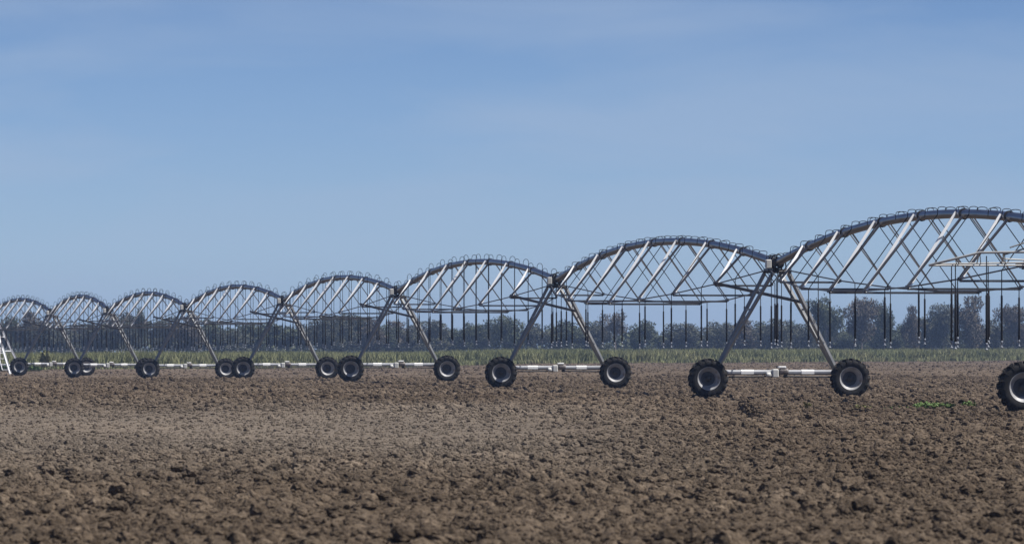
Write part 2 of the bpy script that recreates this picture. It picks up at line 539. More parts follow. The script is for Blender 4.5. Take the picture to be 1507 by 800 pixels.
# ------------------------------------------------------------------ tall grass at the field's far edge (stuff)
def blades(n, x0, x1, y0, y1, hfun, w=0.10, lean=0.28):
    x = RNG.uniform(x0, x1, n); y = RNG.uniform(y0, y1, n) + 612 + 2.3 * x
    h = hfun(x, y) * RNG.uniform(0.65, 1.1, n)
    a = RNG.uniform(0, 2 * math.pi, n); la = RNG.uniform(0, 2 * math.pi, n)
    ww = w * RNG.uniform(0.5, 1.4, n)
    ln = lean * h * RNG.uniform(0.2, 1.0, n)
    ca, sa = np.cos(a) * ww / 2, np.sin(a) * ww / 2
    z0 = drop(x, y); h = h + z0
    b0 = np.stack([x - ca, y - sa, z0], -1); b1 = np.stack([x + ca, y + sa, z0], -1)
    mx, my = x + np.cos(la) * ln * 0.35, y + np.sin(la) * ln * 0.35
    hm_ = z0 + (h - z0) * 0.55
    m0 = np.stack([mx - ca * .8, my - sa * .8, hm_], -1); m1 = np.stack([mx + ca * .8, my + sa * .8, hm_], -1)
    t = np.stack([x + np.cos(la) * ln, y + np.sin(la) * ln, h], -1)
    co = np.stack([b0, b1, m1, m0, t], 1).reshape(-1, 3)
    o = np.arange(n)[:, None] * 5
    f = np.concatenate([o + np.array([[0, 1, 2]]), o + np.array([[0, 2, 3]]), o + np.array([[3, 2, 4]])], 0)
    return co, f


def hgrass(x, y):
    return 1.42 + vnoise(x, y, 9.0, 21) * 0.34 + vnoise(x, y, 2.0, 22) * 0.26


co, f = blades(260000, -80, 92, 0, 40, hgrass, 0.085, 0.55)
co2, f2 = blades(36000, -80, 92, -5, 1, lambda x, y: 0.5 + vnoise(x, y, 4.0, 23) * 0.8, 0.09, 0.6)
tag(link('tall_grass', np_mesh('tall_grass', np.concatenate([co, co2]), np.concatenate([f, f2 + len(co)]), M['grass'])), kind='stuff')


# ------------------------------------------------------------------ towers' places (photo column of the coupling, depth)
D0 = 190.0
TW = [(1633, 147.0), (1143, 190.0), (819, 236.5), (585, 282.0), (418, 322.0), (274, 353.5), (160, 380.0), (76, 403.0)]
TP = [((x - 753.5) * y / F, y) for x, y in TW]
PIVOT = ((-14 - 753.5) * 424.0 / F, 424.0)
ENDS = TP + [PIVOT]
H0, CROWN = 4.15, 1.10
HALF = 2.23          # half the wheelbase

# ---- shared pieces
WR = 0.605


def tyre_mesh():
    mb = MB()
    prof = [(0.345, -0.150), (0.40, -0.185), (0.475, -0.195), (0.530, -0.178), (0.556, -0.14), (0.565, -0.07), (0.567, 0.0),
            (0.565, 0.07), (0.556, 0.14), (0.530, 0.178), (0.475, 0.195), (0.40, 0.185), (0.345, 0.150)]
    mb.lathe(prof, 48)
    nl = 17
    for side in (-1, 1):
        for i in range(nl):
            a0 = 2 * math.pi * (i + (0.5 if side > 0 else 0)) / nl
            secs = []
            for q, (yy, da, rr, hw) in enumerate(((0.015, 0.16, 0.560, 0.020), (0.09, 0.08, 0.560, 0.022), (0.170, 0.0, 0.545, 0.032), (0.203, -0.02, 0.480, 0.034))):
                a = a0 + da * 1.0
                top = 0.062 if q < 3 else 0.016
                for dang, r in ((-hw / rr, rr - 0.02), (-hw * .8 / rr, rr + top), (hw * .8 / rr, rr + top), (hw / rr, rr - 0.02)):
                    secs.append(((r) * math.cos(a + dang), side * yy, r * math.sin(a + dang)))
            fs = []
            for s in range(3):
                for e in range(3):
                    fs.append((s * 4 + e, s * 4 + e + 1, s * 4 + 4 + e + 1, s * 4 + 4 + e))
            fs += [(0, 1, 2, 3), (12, 13, 14, 15)]
            mb.add(secs, fs)
    return mb.mesh('tyre', M['tyre'])


def rim_mesh():
    mb = MB()
    mb.lathe([(0.350, 0.155), (0.362, 0.165), (0.350, 0.145), (0.318, 0.13), (0.300, 0.07), (0.30, -0.03), (0.325, -0.12), (0.348, -0.140), (0.366, -0.158),
              (0.356, -0.168), (0.342, -0.150), (0.330, -0.118), (0.312, -0.10), (0.215, 0.045)], 48)
    return mb.mesh('rim', M['rim'])


def disc_mesh():
    mb = MB()
    mb.lathe([(0.218, 0.041), (0.200, 0.052), (0.125, 0.046), (0.0, 0.046)], 40)
    return mb.mesh('wheel_disc', M['disc'])


def hub_mesh():
    mb = MB()
    mb.lathe([(0.0, -0.085), (0.055, -0.085), (0.062, -0.075), (0.066, -0.02), (0.098, -0.012), (0.10, 0.044)], 24)
    for i in range(8):
        a = 2 * math.pi * i / 8
        mb.lathe([(0.0, -0.03), (0.014, -0.03), (0.014, 0.01)], 6, (0.135 * math.cos(a), 0.040, 0.135 * math.sin(a)))
    return mb.mesh('hub', M['dark_metal'])


ME_TYRE, ME_RIM, ME_HUB, ME_DISC = tyre_mesh(), rim_mesh(), hub_mesh(), disc_mesh()


def make_tower():
    t = thing('drive_tower', 'x', 'drive tower')
    wz = WR - 0.02
    for s in (-1, 1):
        w = bpy.data.objects.new('wheel', ME_TYRE)
        COL.objects.link(w); w.parent = t
        w.location = (s * HALF, -0.42, wz)
        w.rotation_euler = (0, 0.4 if s > 0 else 0.1, 0)
        r = link('rim', ME_RIM, w); link('wheel_disc', ME_DISC, w); h = link('hub', ME_HUB, w)
        g = MB()   # wheel gearbox between beam and wheel
        g.bevel_box((s * HALF, -0.10, wz), (0.24, 0.26, 0.30), 0.03)
        g.lathe([(0.0, -0.2), (0.06, -0.2), (0.06, 0.12)], 12, (s * HALF, -0.22, wz))
        g.build('wheel_gearbox', M['dark_metal'], t)
    bm = MB()
    bm.bevel_box((0, -0.10, 0.775), (2 * HALF + 0.10, 0.16, 0.15), 0.048)
    bm.build('base_beam', M['beam'], t)
    for s in (-1, 1):
        pl = MB(); pl.box((s * 0.95, -0.184, 0.768), (0.40, 0.010, 0.085)); pl.box((s * 0.95, -0.10, 0.8555), (0.40, 0.068, 0.007)); pl.box((s * 0.95, -0.163, 0.834), (0.40, 0.006, 0.062), Matrix.Rotation(R(-45), 3, 'X'))
        pl.build('white_plate', M['white'], t)
        ds = MB(); ds.tube([(s * 0.16, -0.22, 0.655), (s * (HALF - 0.11), -0.22, 0.62)], 0.026, 10)
        ds.lathe([(0.0, -0.06), (0.05, -0.06), (0.05, 0.06), (0.0, 0.06)], 10, (s * 0.24, -0.22, 0.654), 'X')
        ds.build('drive_shaft', M['dark_metal'], t)
    gm = MB()
    gm.bevel_box((-0.10, -0.26, 0.745), (0.20, 0.22, 0.27), 0.03)
    gm.lathe([(0.0, -0.11), (0.075, -0.11), (0.085, -0.08), (0.085, 0.05), (0.0, 0.05)], 14, (-0.27, -0.26, 0.70), 'X')
    gm.build('drive_gearbox', M['cream'], t)
    mo = MB()
    mo.lathe([(0.0, -0.14), (0.075, -0.14), (0.095, -0.12), (0.095, 0.12), (0.07, 0.145), (0.0, 0.145)], 16, (0.17, -0.26, 0.80), 'X')
    for k in range(7):
        mo.lathe([(0.096, -0.006), (0.106, -0.006), (0.106, 0.006), (0.096, 0.006)], 16, (0.08 + k * 0.03, -0.26, 0.80), 'X')
    mo.build('motor', M['rust'], t)
    hd = MB(); hd.bevel_box((0.12, -0.26, 0.935), (0.24, 0.17, 0.06), 0.015); hd.build('motor_cover', M['white'], t)
    # legs: two each side, spread at the top, joined low on the beam
    for s in (-1, 1):
        for dy in (-1, 1):
            lg = MB()
            top = Vector((s * 0.24, dy * 0.72, 3.86)); bot = Vector((s * 1.92, 0.11 + dy * 0.07, 0.78))
            lg.plate(bot, top, (0.45, -0.75, -0.40) if s < 0 else (0.55, -0.75, 0.30), 0.085 if s < 0 else 0.105, 0.010)
            lg.build('leg', M['leg'], t)
        for q in (0.30, 0.62):
            sp = MB()
            a = Vector((s * 1.92, 0.04, 0.78)).lerp(Vector((s * 0.24, -0.72, 3.86)), q)
            b2 = Vector((s * 1.92, 0.18, 0.78)).lerp(Vector((s * 0.24, 0.72, 3.86)), q)
            sp.angle(a, b2, (0, 0, 1), 0.06)
            sp.build('leg_spreader', M['leg'], t)
        kn = MB(); kn.box((s * 1.10, 0.10 - 0.40, 2.32), (0.10, 0.05, 0.16), Matrix.Rotation(s * 0.5, 3, 'Y'))
        kn.build('bracket_plate', M['leg'], t)
    # coupling on top
    br = MB()
    for s in (-1, 1):
        br.angle((s * 0.26, -0.80, 3.90), (s * 0.26, 0.80, 3.90), (s, 0, 0), 0.09)
        br.tube([(-0.30, s * 0.62, 3.88), (0.30, s * 0.62, 3.88)], 0.035, 8)
    br.bevel_box((0, 0, 3.935), (0.60, 0.34, 0.06), 0.01)
    br.build('top_frame', M['dark_metal'], t)
    bo = MB()
    bo.lathe([(0.15, -0.36), (0.185, -0.35), (0.185, -0.31), (0.150, -0.30), (0.165, -0.22), (0.148, -0.16), (0.165, -0.09), (0.148, -0.02),
              (0.165, 0.05), (0.148, 0.12), (0.165, 0.19), (0.150, 0.30), (0.185, 0.31), (0.185, 0.35), (0.15, 0.36)], 20, (0, 0, H0))
    bo.build('pipe_boot', M['boot'], t)
    for k in range(4):
        cl = MB()
        a = k * 1.57 + 0.4
        cl.tube([(0.19 * math.cos(a), -0.5, H0 + 0.19 * math.sin(a)), (0.24 * math.cos(a), 0, H0 + 0.24 * math.sin(a)), (0.19 * math.cos(a), 0.5, H0 + 0.19 * math.sin(a))], 0.022, 6)
        cl.build('control_cable', M['rubber'], t)
    cl = MB()
    cl.tube([(-0.38, -0.1, 4.05), (-0.22, -0.1, 4.36), (0.05, -0.1, 4.42), (0.26, -0.05, 4.30), (0.30, 0.0, 3.95)], 0.022, 6)
    cl.build('control_cable', M['rubber'], t)
    cb = MB(); cb.bevel_box((-0.34, -0.42, 4.12), (0.17, 0.22, 0.27), 0.02); cb.build('control_box', M['cream'], t)
    # long strut from the first truss of the near span back to the right leg
    st = MB(); st.tube([(-0.93, 5.87, 3.60), (0.76, -0.30, 2.94)], 0.052, 8)
    st.build('sway_brace', M['dark_metal'], t)
    return t


def copy_tree(o, parent=None):
    c = o.copy(); COL.objects.link(c)
    if parent: c.parent = parent
    for ch in list(o.children):
        copy_tree(ch, c)
    return c


ORD = ['', 'first', 'second', 'third', 'fourth', 'fifth', 'sixth', 'seventh', 'eighth']
tower_labels = [
    'wheeled tower cut off by the right edge, its tyre largest of all',
    'large A-frame tower with both lugged wheels clear, beside the dark streak and weeds',
    'A-frame tower on two wheels standing next left of the large tower beside the streak',
    'third complete A-frame tower from the right, its two wheels well apart',
    'middle A-frame tower, its right wheel half hidden by another wheel',
    'fifth complete A-frame tower from the right, its left wheel overlapping another wheel behind it',
    'second wheeled A-frame tower from the left edge, a wheel peeping from behind its left wheel',
    'leftmost wheeled A-frame tower, smallest of all, beside the white pivot frame']
proto = make_tower()
towers = []
for i, (x, y) in enumerate(TP):
    t = proto if i == 0 else copy_tree(proto)
    nb = [ENDS[j] for j in (i - 1, i + 1) if 0 <= j < len(ENDS)]
    if len(nb) == 2: d = (nb[1][0] - nb[0][0], nb[1][1] - nb[0][1])
    else: d = (nb[0][0] - x, nb[0][1] - y)
    ang = math.atan2(d[1], d[0]) - math.pi / 2       # local y runs away from the camera along the line
    t.location = (x, y, float(drop(x, y))); t.rotation_euler = (0, 0, ang)
    tag(t, tower_labels[i], 'drive tower', 'drive towers of the irrigator')
    towers.append(t)

# booms that carry hoses back from the nearest tower
t0 = towers[0]
def hang(mb_parent, x, y, z0, z1, offset_hose=None):
    pass


ME_WEIGHT = MB().lathe([(0.0, 0.0), (0.020, 0.0), (0.027, 0.02), (0.027, 1.13), (0.020, 1.15), (0.0, 1.15)], 8, axis='Z').mesh('hose_weight', M['rubber'])
ME_NOZZLE = MB().lathe([(0.0, 0.0), (0.042, 0.004), (0.042, 0.018), (0.012, 0.03), (0.012, 0.10), (0.026, 0.11), (0.026, 0.17), (0.0, 0.17)], 8, axis='Z').mesh('sprinkler_head', M['sprinkler'])


def drop_hose(parent, path, zend):
    """path: points from the pipe down; the hose hangs plumb from the last of them to zend; > hose_weight, sprinkler_head"""
    mb = MB()
    e = path[-1]
    mb.tube([*path, (e[0], e[1], zend + 0.2)], 0.0135, 6)
    h = mb.build('drop_hose', M['rubber'], parent)
    link('hose_weight', ME_WEIGHT, h, (e[0], e[1], zend + 0.16))
    link('sprinkler_head', ME_NOZZLE, h, (e[0], e[1], zend))
    return h


BOOM = [[(-0.1, -1.0, 3.83), (-3.40, -1.0, 3.78), (-4.46, -0.2, 3.49)],
        [(-0.2, 0.9, 3.60), (-4.12, 0.9, 3.535)],
        [(-0.2, 0.0, 3.50), (-4.46, -0.2, 3.485)],
        [(-0.3, 1.2, 3.55), (-2.33, 1.2, 3.67), (-2.83, -1.0, 3.76)]]
for k, pts in enumerate(BOOM):
    q = MB(); q.tube(pts, (0.030, 0.020, 0.022, 0.018)[k], 8); q.build('boom_pipe', M['boom'], t0)
for xx in (-3.9, -3.4, -2.8, -2.2, -1.5):
    zt = 3.79 if xx > -3.5 else 3.64
    q = MB(); q.tube([(xx, -1.0 if xx > -3.5 else -0.6, zt), (xx + 0.35, 0.9, 3.55)], 0.014, 6); q.build('boom_strut', M['boom'], t0)
    q = MB(); q.tube([(xx, -1.0 if xx > -3.5 else -0.6, zt), (xx + 0.25, 0.0, 3.49)], 0.012, 6); q.build('boom_strut', M['rod'], t0)
for a, b2 in (((-0.15, -0.5, 4.7), (-2.7, -1.15, 3.90)), ((-0.15, 0.5, 4.45), (-2.4, 1.0, 3.75))):
    k = MB(); k.tube([a, b2], 0.018, 6); k.build('stay_cable', M['rod'], t0)
for xx, yy, zz in ((-4.0, -1.05, 3.50), (-3.28, -1.2, 3.70), (-2.75, 1.0, 3.60), (-2.2, -1.12, 3.73), (-3.65, 1.0, 3.48), (-1.4, 1.0, 3.64)):
    drop_hose(t0, [(xx, yy, zz), (xx, yy, zz - 0.3)], 1.50 + random.uniform(-0.05, 0.08))


# ------------------------------------------------------------------ spans
span_labels = [
    'largest arched span at the right, its hoses slanting out to the side rods',
    'arched pipe span next left of the largest one, single hoses hung from its side rods',
    'arched span with tall hose loops on top and paired hoses, third from the right edge',
    'fourth arched span from the right edge, ending over two overlapping wheels on its left',
    'middle arched span, fifth from the right edge, standing against the dark trees',
    'sixth arched span from the right edge, a tall dark tree showing through its truss',
    'second arched span from the left edge, small and low against the trees',
    'leftmost and smallest arched span, joining the white pivot frame']


def make_span(i):
    near, far = ENDS[i], ENDS[i + 1]
    dx, dy = near[0] - far[0], near[1] - far[1]
    L = math.hypot(dx, dy)
    sp = thing('irrigation_span', span_labels[i], 'irrigation span', (far[0], far[1], 0), math.atan2(dy, dx), 'spans of the irrigator')
    g0, g1 = 0.36, L - 0.36
    crown = (1.00, 1.04, 1.00, 0.89, 0.93, 0.90, 0.95, 0.92)[i]
    dn, df = float(drop(*near)), float(drop(*far))
    def bs(s):
        return df + (dn - df) * s / L
    def ph(s):
        t = s / L
        return H0 + crown * 4 * t * (1 - t) + bs(s)
    def tz(s):
        t = s / L
        return 3.10 - 0.3 * (1.05 - crown) + 3.3 * (t - 0.5) ** 2 + bs(s)
    def hw(s):
        t = s / L
        return 1.62 - 5.0 * (t - 0.5) ** 2
    PR = 0.122
    p = MB()
    p.tube([(s, 0, ph(s)) for s in np.linspace(g0, g1, 41)], PR, 16)
    pipe = p.build('main_pipe', M['pipe'], sp)
    NT = 7
    ss = [L * (k + 1) / (NT + 1) for k in range(NT)]
    for s in ss + [g0 + 0.05, g1 - 0.05]:
        fl = MB()
        a = math.atan2(ph(s + 0.1) - ph(s - 0.1), 0.2)
        fl.tube([(s - 0.035 * math.cos(a), 0, ph(s) - 0.035 * math.sin(a)), (s + 0.035 * math.cos(a), 0, ph(s) + 0.035 * math.sin(a))], PR + 0.032, 14)
        fl.build('pipe_flange', M['dark_metal'], pipe)
    vs = 0.48 * L / 47.0
    for s in ss:
        for side in (-1, 1):
            tip = Vector((s, side * hw(s), tz(s)))
            for ds in (-vs, vs):
                q = s + ds
                top = Vector((q, side * (PR + (0.03 if ds < 0 else 0.012)), ph(q) + (0.07 if ds < 0 else -0.07)))
                br = MB()
                # span frame: x towards the camera, y to the right
                if side < 0:
                    bd = (top - tip).normalized()
                    S = Vector((0.21, 0.50, 0.84)); X = Vector((1, 0, 0))
                    Nf = 1.2 * (S - bd * S.dot(bd)).normalized() + 0.6 * (X - bd * X.dot(bd)).normalized()
                    br.plate(tip, top, Nf if ds < 0 else (0.55, 0.45, -0.70), 0.078 if ds < 0 else 0.055)
                else:
                    br.plate(tip, top, (1, 0, -0.1), 0.034)
                br.build('truss_brace', M['angle'] if side < 0 and ds < 0 else M['shaded_angle'], sp)  # sunlit copy on one left brace per tip, shaded copy on the rest
            gp = MB(); gp.box(tip, (0.30, 0.05, 0.10)); gp.build('tip_plate', M['rod'], sp)
        cb = MB(); cb.angle((s, -hw(s), tz(s) - 0.02), (s, hw(s), tz(s) - 0.02), (0, 0, -1), 0.06); cb.build('cross_bar', M['rod'], sp)
    for side in (-1, 1):
        pts = [(g0, side * 0.26, 3.93 + bs(0))] + [(s, side * hw(s), tz(s)) for s in ss] + [(g1, side * 0.26, 3.93 + bs(L))]
        rd = MB(); rd.tube(pts, 0.021, 6); rd.build('truss_rod', M['rod'], sp)
    # hoses
    gn = None
    if i <= 1:
        n = 22
        for k in range(n):
            s = L * (k + 0.5) / n
            side = -1 if k % 2 == 0 else 1
            w = max(0.30, hw(s) + 0.05); z0 = np.interp(s, [0] + ss + [L], [3.93 + bs(0)] + [tz(q) for q in ss] + [3.93 + bs(L)])
            if k in (0, n - 1): w = 0.35
            zt = ph(s) + PR
            goose(sp, s, -side * 0.05, ph(s), PR, side, 0.06)
            goose(sp, s + 0.35, side * 0.05, ph(s + 0.35), PR, -side, 0.05)
            path = [(s, side * 0.20, ph(s) - 0.02), (s, side * (w - 0.08), z0 + 0.10), (s, side * w, z0 - 0.02)]
            drop_hose(sp, path, 1.58 + random.uniform(-0.07, 0.07))
        for k, (s, yy) in enumerate(((0.8, -0.12), (1.6, 0.15))):
            drop_hose(sp, [(s, yy, ph(s) - 0.1), (s, yy, 3.2)], 1.60 + 0.03 * k)
    else:
        n = 13
        for k in range(n):
            s = L * (k + 0.5) / n
            for side in (-1, 1):
                q = s + side * 0.12
                goose(sp, q, side * 0.06, ph(q), PR, side, 0.151)
                drop_hose(sp, [(q, side * 0.26, ph(q) + 0.05), (q, side * 0.26, 3.0)], 1.66 + bs(q) + random.uniform(-0.13, 0.11))
    return sp


def goose(parent, s, y0, hp, PR, side, rad):
    mb = MB()
    y1 = side * 0.26 if rad > 0.15 else side * 0.20
    top = hp + PR
    pts = [(s, y0, top - 0.03), (s, y0, top + rad * 0.5)]
    cx = (y0 + y1) / 2; rr = abs(y1 - y0) / 2
    for q in range(7):
        a = math.pi * q / 6
        pts.append((s + 0.10 * (q / 6.0), cx + math.copysign(rr, y0 - y1) * math.cos(a), top + rad * 0.5 + rad * 0.8 * math.sin(a)))
    pts.append((s + 0.05, y1, top - 0.05)); pts.append((s, y1, hp - (0.04 if rad < 0.15 else -0.03)))
    mb.tube(pts, 0.0105, 6)
    mb.build('gooseneck', M['rubber'], parent)


spans = [make_span(i) for i in range(len(ENDS) - 1)]

# ------------------------------------------------------------------ pivot frame at the far left
pv = thing('pivot_frame', 'white lattice pivot frame with ladder, cut off by the left edge of the photo', 'pivot frame', (PIVOT[0], PIVOT[1], float(drop(*PIVOT))), R(-12))
legs = []
for sx in (-1, 1):
    for sy in (-1, 1):
        b0 = Vector((sx * 1.85, sy * 1.5, 0.02)); t1 = Vector((sx * 0.32, sy * 0.32, 3.75))
        k = MB(); k.angle(b0, t1, (sx, 0, 0.3), 0.13); k.tube([b0, t1], 0.055, 8); k.build('leg', M['angle'], pv)
        legs.append((b0, t1))
for q in (0.16, 0.42, 0.68):
    c4 = [legs[j][0].lerp(legs[j][1], q) for j in (0, 1, 3, 2)]
    for j in range(4):
        k = MB(); k.angle(c4[j], c4[(j + 1) % 4], (0, 0, 1), 0.07)
        k.build('cross_brace', M['angle'], pv)
ld = MB()
a0, a1 = legs[2][0].lerp(legs[2][1], 0.08), legs[2][0].lerp(legs[2][1], 0.9)
off = Vector((-0.42, -0.12, 0))
ld.tube([a0 + off, a1 + off * 0.7], 0.03, 6)
for q in range(9):
    p0 = a0.lerp(a1, q / 8.0)
    ld.tube([p0, p0 + off * (1 - 0.3 * q / 8.0)], 0.02, 6)
ld.build('ladder', M['angle'], pv)
k = MB(); k.tube([(0, 0, 0.1), (0, 0, 3.9), (0.15, 0, 4.1)], 0.13, 14); k.build('riser_pipe', M['pipe'], pv)
k = MB(); k.bevel_box((0.75, -1.1, 1.45), (0.55, 0.30, 0.8), 0.03); k.build('control_panel', M['cream'], pv)

# ------------------------------------------------------------------ weeds
def leaf_patch(n, rx, ry, hmax, size):
    """leafy ground plant: stems rising from a point, many small leaves"""
    vs, fs = [], []
    for k in range(n):
        a = random.uniform(0, 6.28); rr = math.sqrt(random.random())
        x, y = rx * rr * math.cos(a), ry * rr * math.sin(a)
        h = hmax * random.uniform(0.25, 1.0) * (1 - 0.6 * rr * rr)
        d = random.uniform(0, 6.28); l = size * random.uniform(0.6, 1.4); w = l * 0.42
        ux, uy = math.cos(d), math.sin(d); tilt = random.uniform(-0.2, 0.9)
        b = Vector((x, y, h * 0.55)); t = Vector((x + ux * l, y + uy * l, h * 0.55 + l * tilt))
        mid = b.lerp(t, 0.5) + Vector((0, 0, l * 0.12)); sd = Vector((-uy, ux, 0)) * w
        o = len(vs)
        st = Vector((x * 0.75, y * 0.75, -0.02))
        vs += [b, mid + sd, t, mid - sd, st, st + Vector((0.008, 0.004, 0))]
        fs += [(o, o + 1, o + 2, o + 3), (o + 4, o + 5, o)]
    return MB().add(vs, fs)


wd = [
    ('bright green weed patch, largest of those on the soil, left of the cut-off tyre', 1374, 602, 0.55, 0.12, 'weed', 560),
    ('small green weed tuft nearest the tyre cut off by the right edge', 1425, 599, 0.19, 0.16, 'weed', 150),
    ('low green weed patch just left of the largest weed patch', 1322, 601, 0.36, 0.09, 'weed', 220),
    ('pale yellowish weed patch on the soil below the large tower\'s right wheel', 1268, 605, 0.20, 0.11, 'weed_dry', 120),
    ('green weed tuft at the near end of the dark streak', 1117, 614, 0.10, 0.16, 'weed', 90),
    ('tiny yellow weed on bare soil between the large tower\'s wheels', 1188, 601, 0.10, 0.11, 'weed_dry', 60)]
for lab, wx, wy, rr, hh, mt, n in wd:
    gx, gy = px_to_ground(wx, wy)
    z = float(height(np.array([gx]), np.array([gy]))[0])
    w = leaf_patch(n, rr, rr * 0.9, hh + 0.08, 0.06).build('weed', M[mt])
    w.location = (gx, gy, z + 0.04)
    tag(w, lab, 'weed', 'weeds on the ploughed soil')
for lab, wx, gy, rr, hh, n in (('bushy green weed at the foot of the white pivot frame', 6, 480.0, 0.8, 1.0, 420),
                              ('broad green weed clump behind the leftmost wheel', 42, 478.0, 1.0, 0.85, 520)):
    gx = (wx - 753.5) * gy / F
    w = leaf_patch(n, rr, rr * 0.7, hh, 0.2).build('weed_clump', M['weed'])
    w.location = (gx, gy, float(drop(gx, gy)))
    tag(w, lab, 'weed', 'tall weeds by the pivot')
ts = thing('weed_stalk', 'tall thin green weed stalk rising from the grass near the left edge', 'weed', ((66 - 753.5) * 492 / F, 492, 0))
k = MB(); k.tube([(0, 0, -0.02), (0.03, 0, 1.2), (0.0, 0, 2.5)], [0.04, 0.03, 0.012], 6); k.build('stem', M['weed'], ts)
k = leaf_patch(160, 0.28, 0.28, 1.0, 0.2)
k.v = [(p[0] * (1.25 - j % 6 * 0.02), p[1], max(-0.02, p[2] * 2.6)) for j, p in enumerate(k.v)]
k.build('leaves', M['weed_dry'], ts)


# ------------------------------------------------------------------ trees: tapered trunk, limbs, crown of many small leaves
def tree_meshes(seed, kind):
    rnd = random.Random(seed); rg = np.random.default_rng(seed)
    mb = MB()
    H = 1.0
    forks = []
    # unit tree: height 1, crown half width about 0.42
    base_h = {'dome': 0.22, 'spread': 0.30, 'tall': 0.30, 'wispy': 0.42, 'bush': 0.06}[kind]
    mb.tube([(0, 0, -0.02), (0.01, 0, base_h * 0.6), (rnd.uniform(-.03, .03), 0, base_h + 0.1), (rnd.uniform(-.05, .05), 0, 0.72)], [0.030, 0.024, 0.019, 0.006], 7)
    nl = {'dome': 9, 'spread': 9, 'tall': 8, 'wispy': 7, 'bush': 9}[kind]
    clumps = []
    for k in range(nl):
        a = 6.28 * k / nl + rnd.uniform(-.5, .5)
        z0 = base_h + rnd.uniform(-0.02, 0.25)
        reach = {'dome': 0.30, 'spread': 0.40, 'tall': 0.22, 'wispy': 0.30, 'bush': 0.34}[kind] * rnd.uniform(0.6, 1.15)
        z1 = {'dome': rnd.uniform(0.38, 0.86), 'spread': rnd.uniform(0.45, 0.86), 'tall': rnd.uniform(0.4, 0.93), 'wispy': rnd.uniform(0.62, 0.92), 'bush': rnd.uniform(0.25, 0.8)}[kind]
        e = Vector((math.cos(a) * reach, math.sin(a) * reach, z1))
        s = Vector((0, 0, z0 * 0.9)); mid = s.lerp(e, 0.5) + Vector((0, 0, 0.04))
        mb.tube([s, mid, e], [0.013, 0.009, 0.003], 5)
        clumps.append((e, rnd.uniform(0.13, 0.20)))
        if rnd.random() < 0.8:
            clumps.append((mid + Vector((rnd.uniform(-.08, .08), rnd.uniform(-.08, .08), 0.08)), rnd.uniform(0.10, 0.17)))
    clumps.append((Vector((rnd.uniform(-.08, .08), 0, 0.86)), 0.16))
    clumps.append((Vector((rnd.uniform(-.08, .08), 0, 0.68)), 0.20))
    if kind in ('dome', 'bush', 'spread'):
        for k in range(6):
            a = rnd.uniform(0, 6.28); q = rnd.uniform(0.1, 0.32)
            clumps.append((Vector((math.cos(a) * q, math.sin(a) * q, rnd.uniform(base_h, 0.7))), rnd.uniform(0.12, 0.19)))
    # leaves
    P = []
    per = 330 if kind != 'wispy' else 190
    for c, r in clumps:
        n = int(per * (r / 0.16) ** 2)
        v = rg.normal(0, 1, (n, 3)); v /= np.linalg.norm(v, axis=1)[:, None]
        rad = r * rg.uniform(0.25, 1.0, n) ** 0.5
        rad *= 1 + 0.35 * np.sin(v[:, 0] * 5 + seed) * np.cos(v[:, 2] * 6)
        p = np.array(c)[None, :] + v * rad[:, None] * np.array([[1.05, 1.05, 0.78]])
        P.append(p)
    P = np.concatenate(P)
    P = P[P[:, 2] > 0.04]
    n = len(P)
    sz = 0.0135 * rg.uniform(0.5, 1.6, n)
    d1 = rg.normal(0, 1, (n, 3)); d1 /= np.linalg.norm(d1, axis=1)[:, None]
    d2 = rg.normal(0, 1, (n, 3)); d2 -= d1 * (d1 * d2).sum(1)[:, None]; d2 /= np.linalg.norm(d2, axis=1)[:, None]
    a = d1 * sz[:, None] * 1.5; b_ = d2 * sz[:, None] * 0.8
    co = np.stack([P - a, P - b_ * 1.0 + a * 0.1, P + a, P + b_], 1).reshape(-1, 3)
    f = np.arange(n * 4).reshape(n, 4)
    return mb, co, f


VAR = []
for seed, kind, leaf in ((1, 'dome', 'leaf_green'), (2, 'spread', 'leaf_green'), (3, 'bush', 'leaf_grey'), (4, 'dome', 'leaf_grey'), (5, 'bush', 'leaf_green'),
                         (6, 'tall', 'leaf_green'), (7, 'wispy', 'leaf_brown'), (8, 'spread', 'leaf_brown'), (9, 'dome', 'leaf_brown'), (10, 'spread', 'leaf_grey')):
    mb, co, f = tree_meshes(seed, kind)
    VAR.append((kind, leaf, mb.mesh('trunk', M['bark']), np_mesh('crown', co, f, M[leaf])))
LOOK = {'dome': 'round-topped', 'spread': 'spreading', 'tall': 'tall narrow', 'wispy': 'thin open-crowned', 'bush': 'low bushy'}
TINT = {'leaf_green': 'dull green', 'leaf_grey': 'grey-green', 'leaf_brown': 'brownish'}
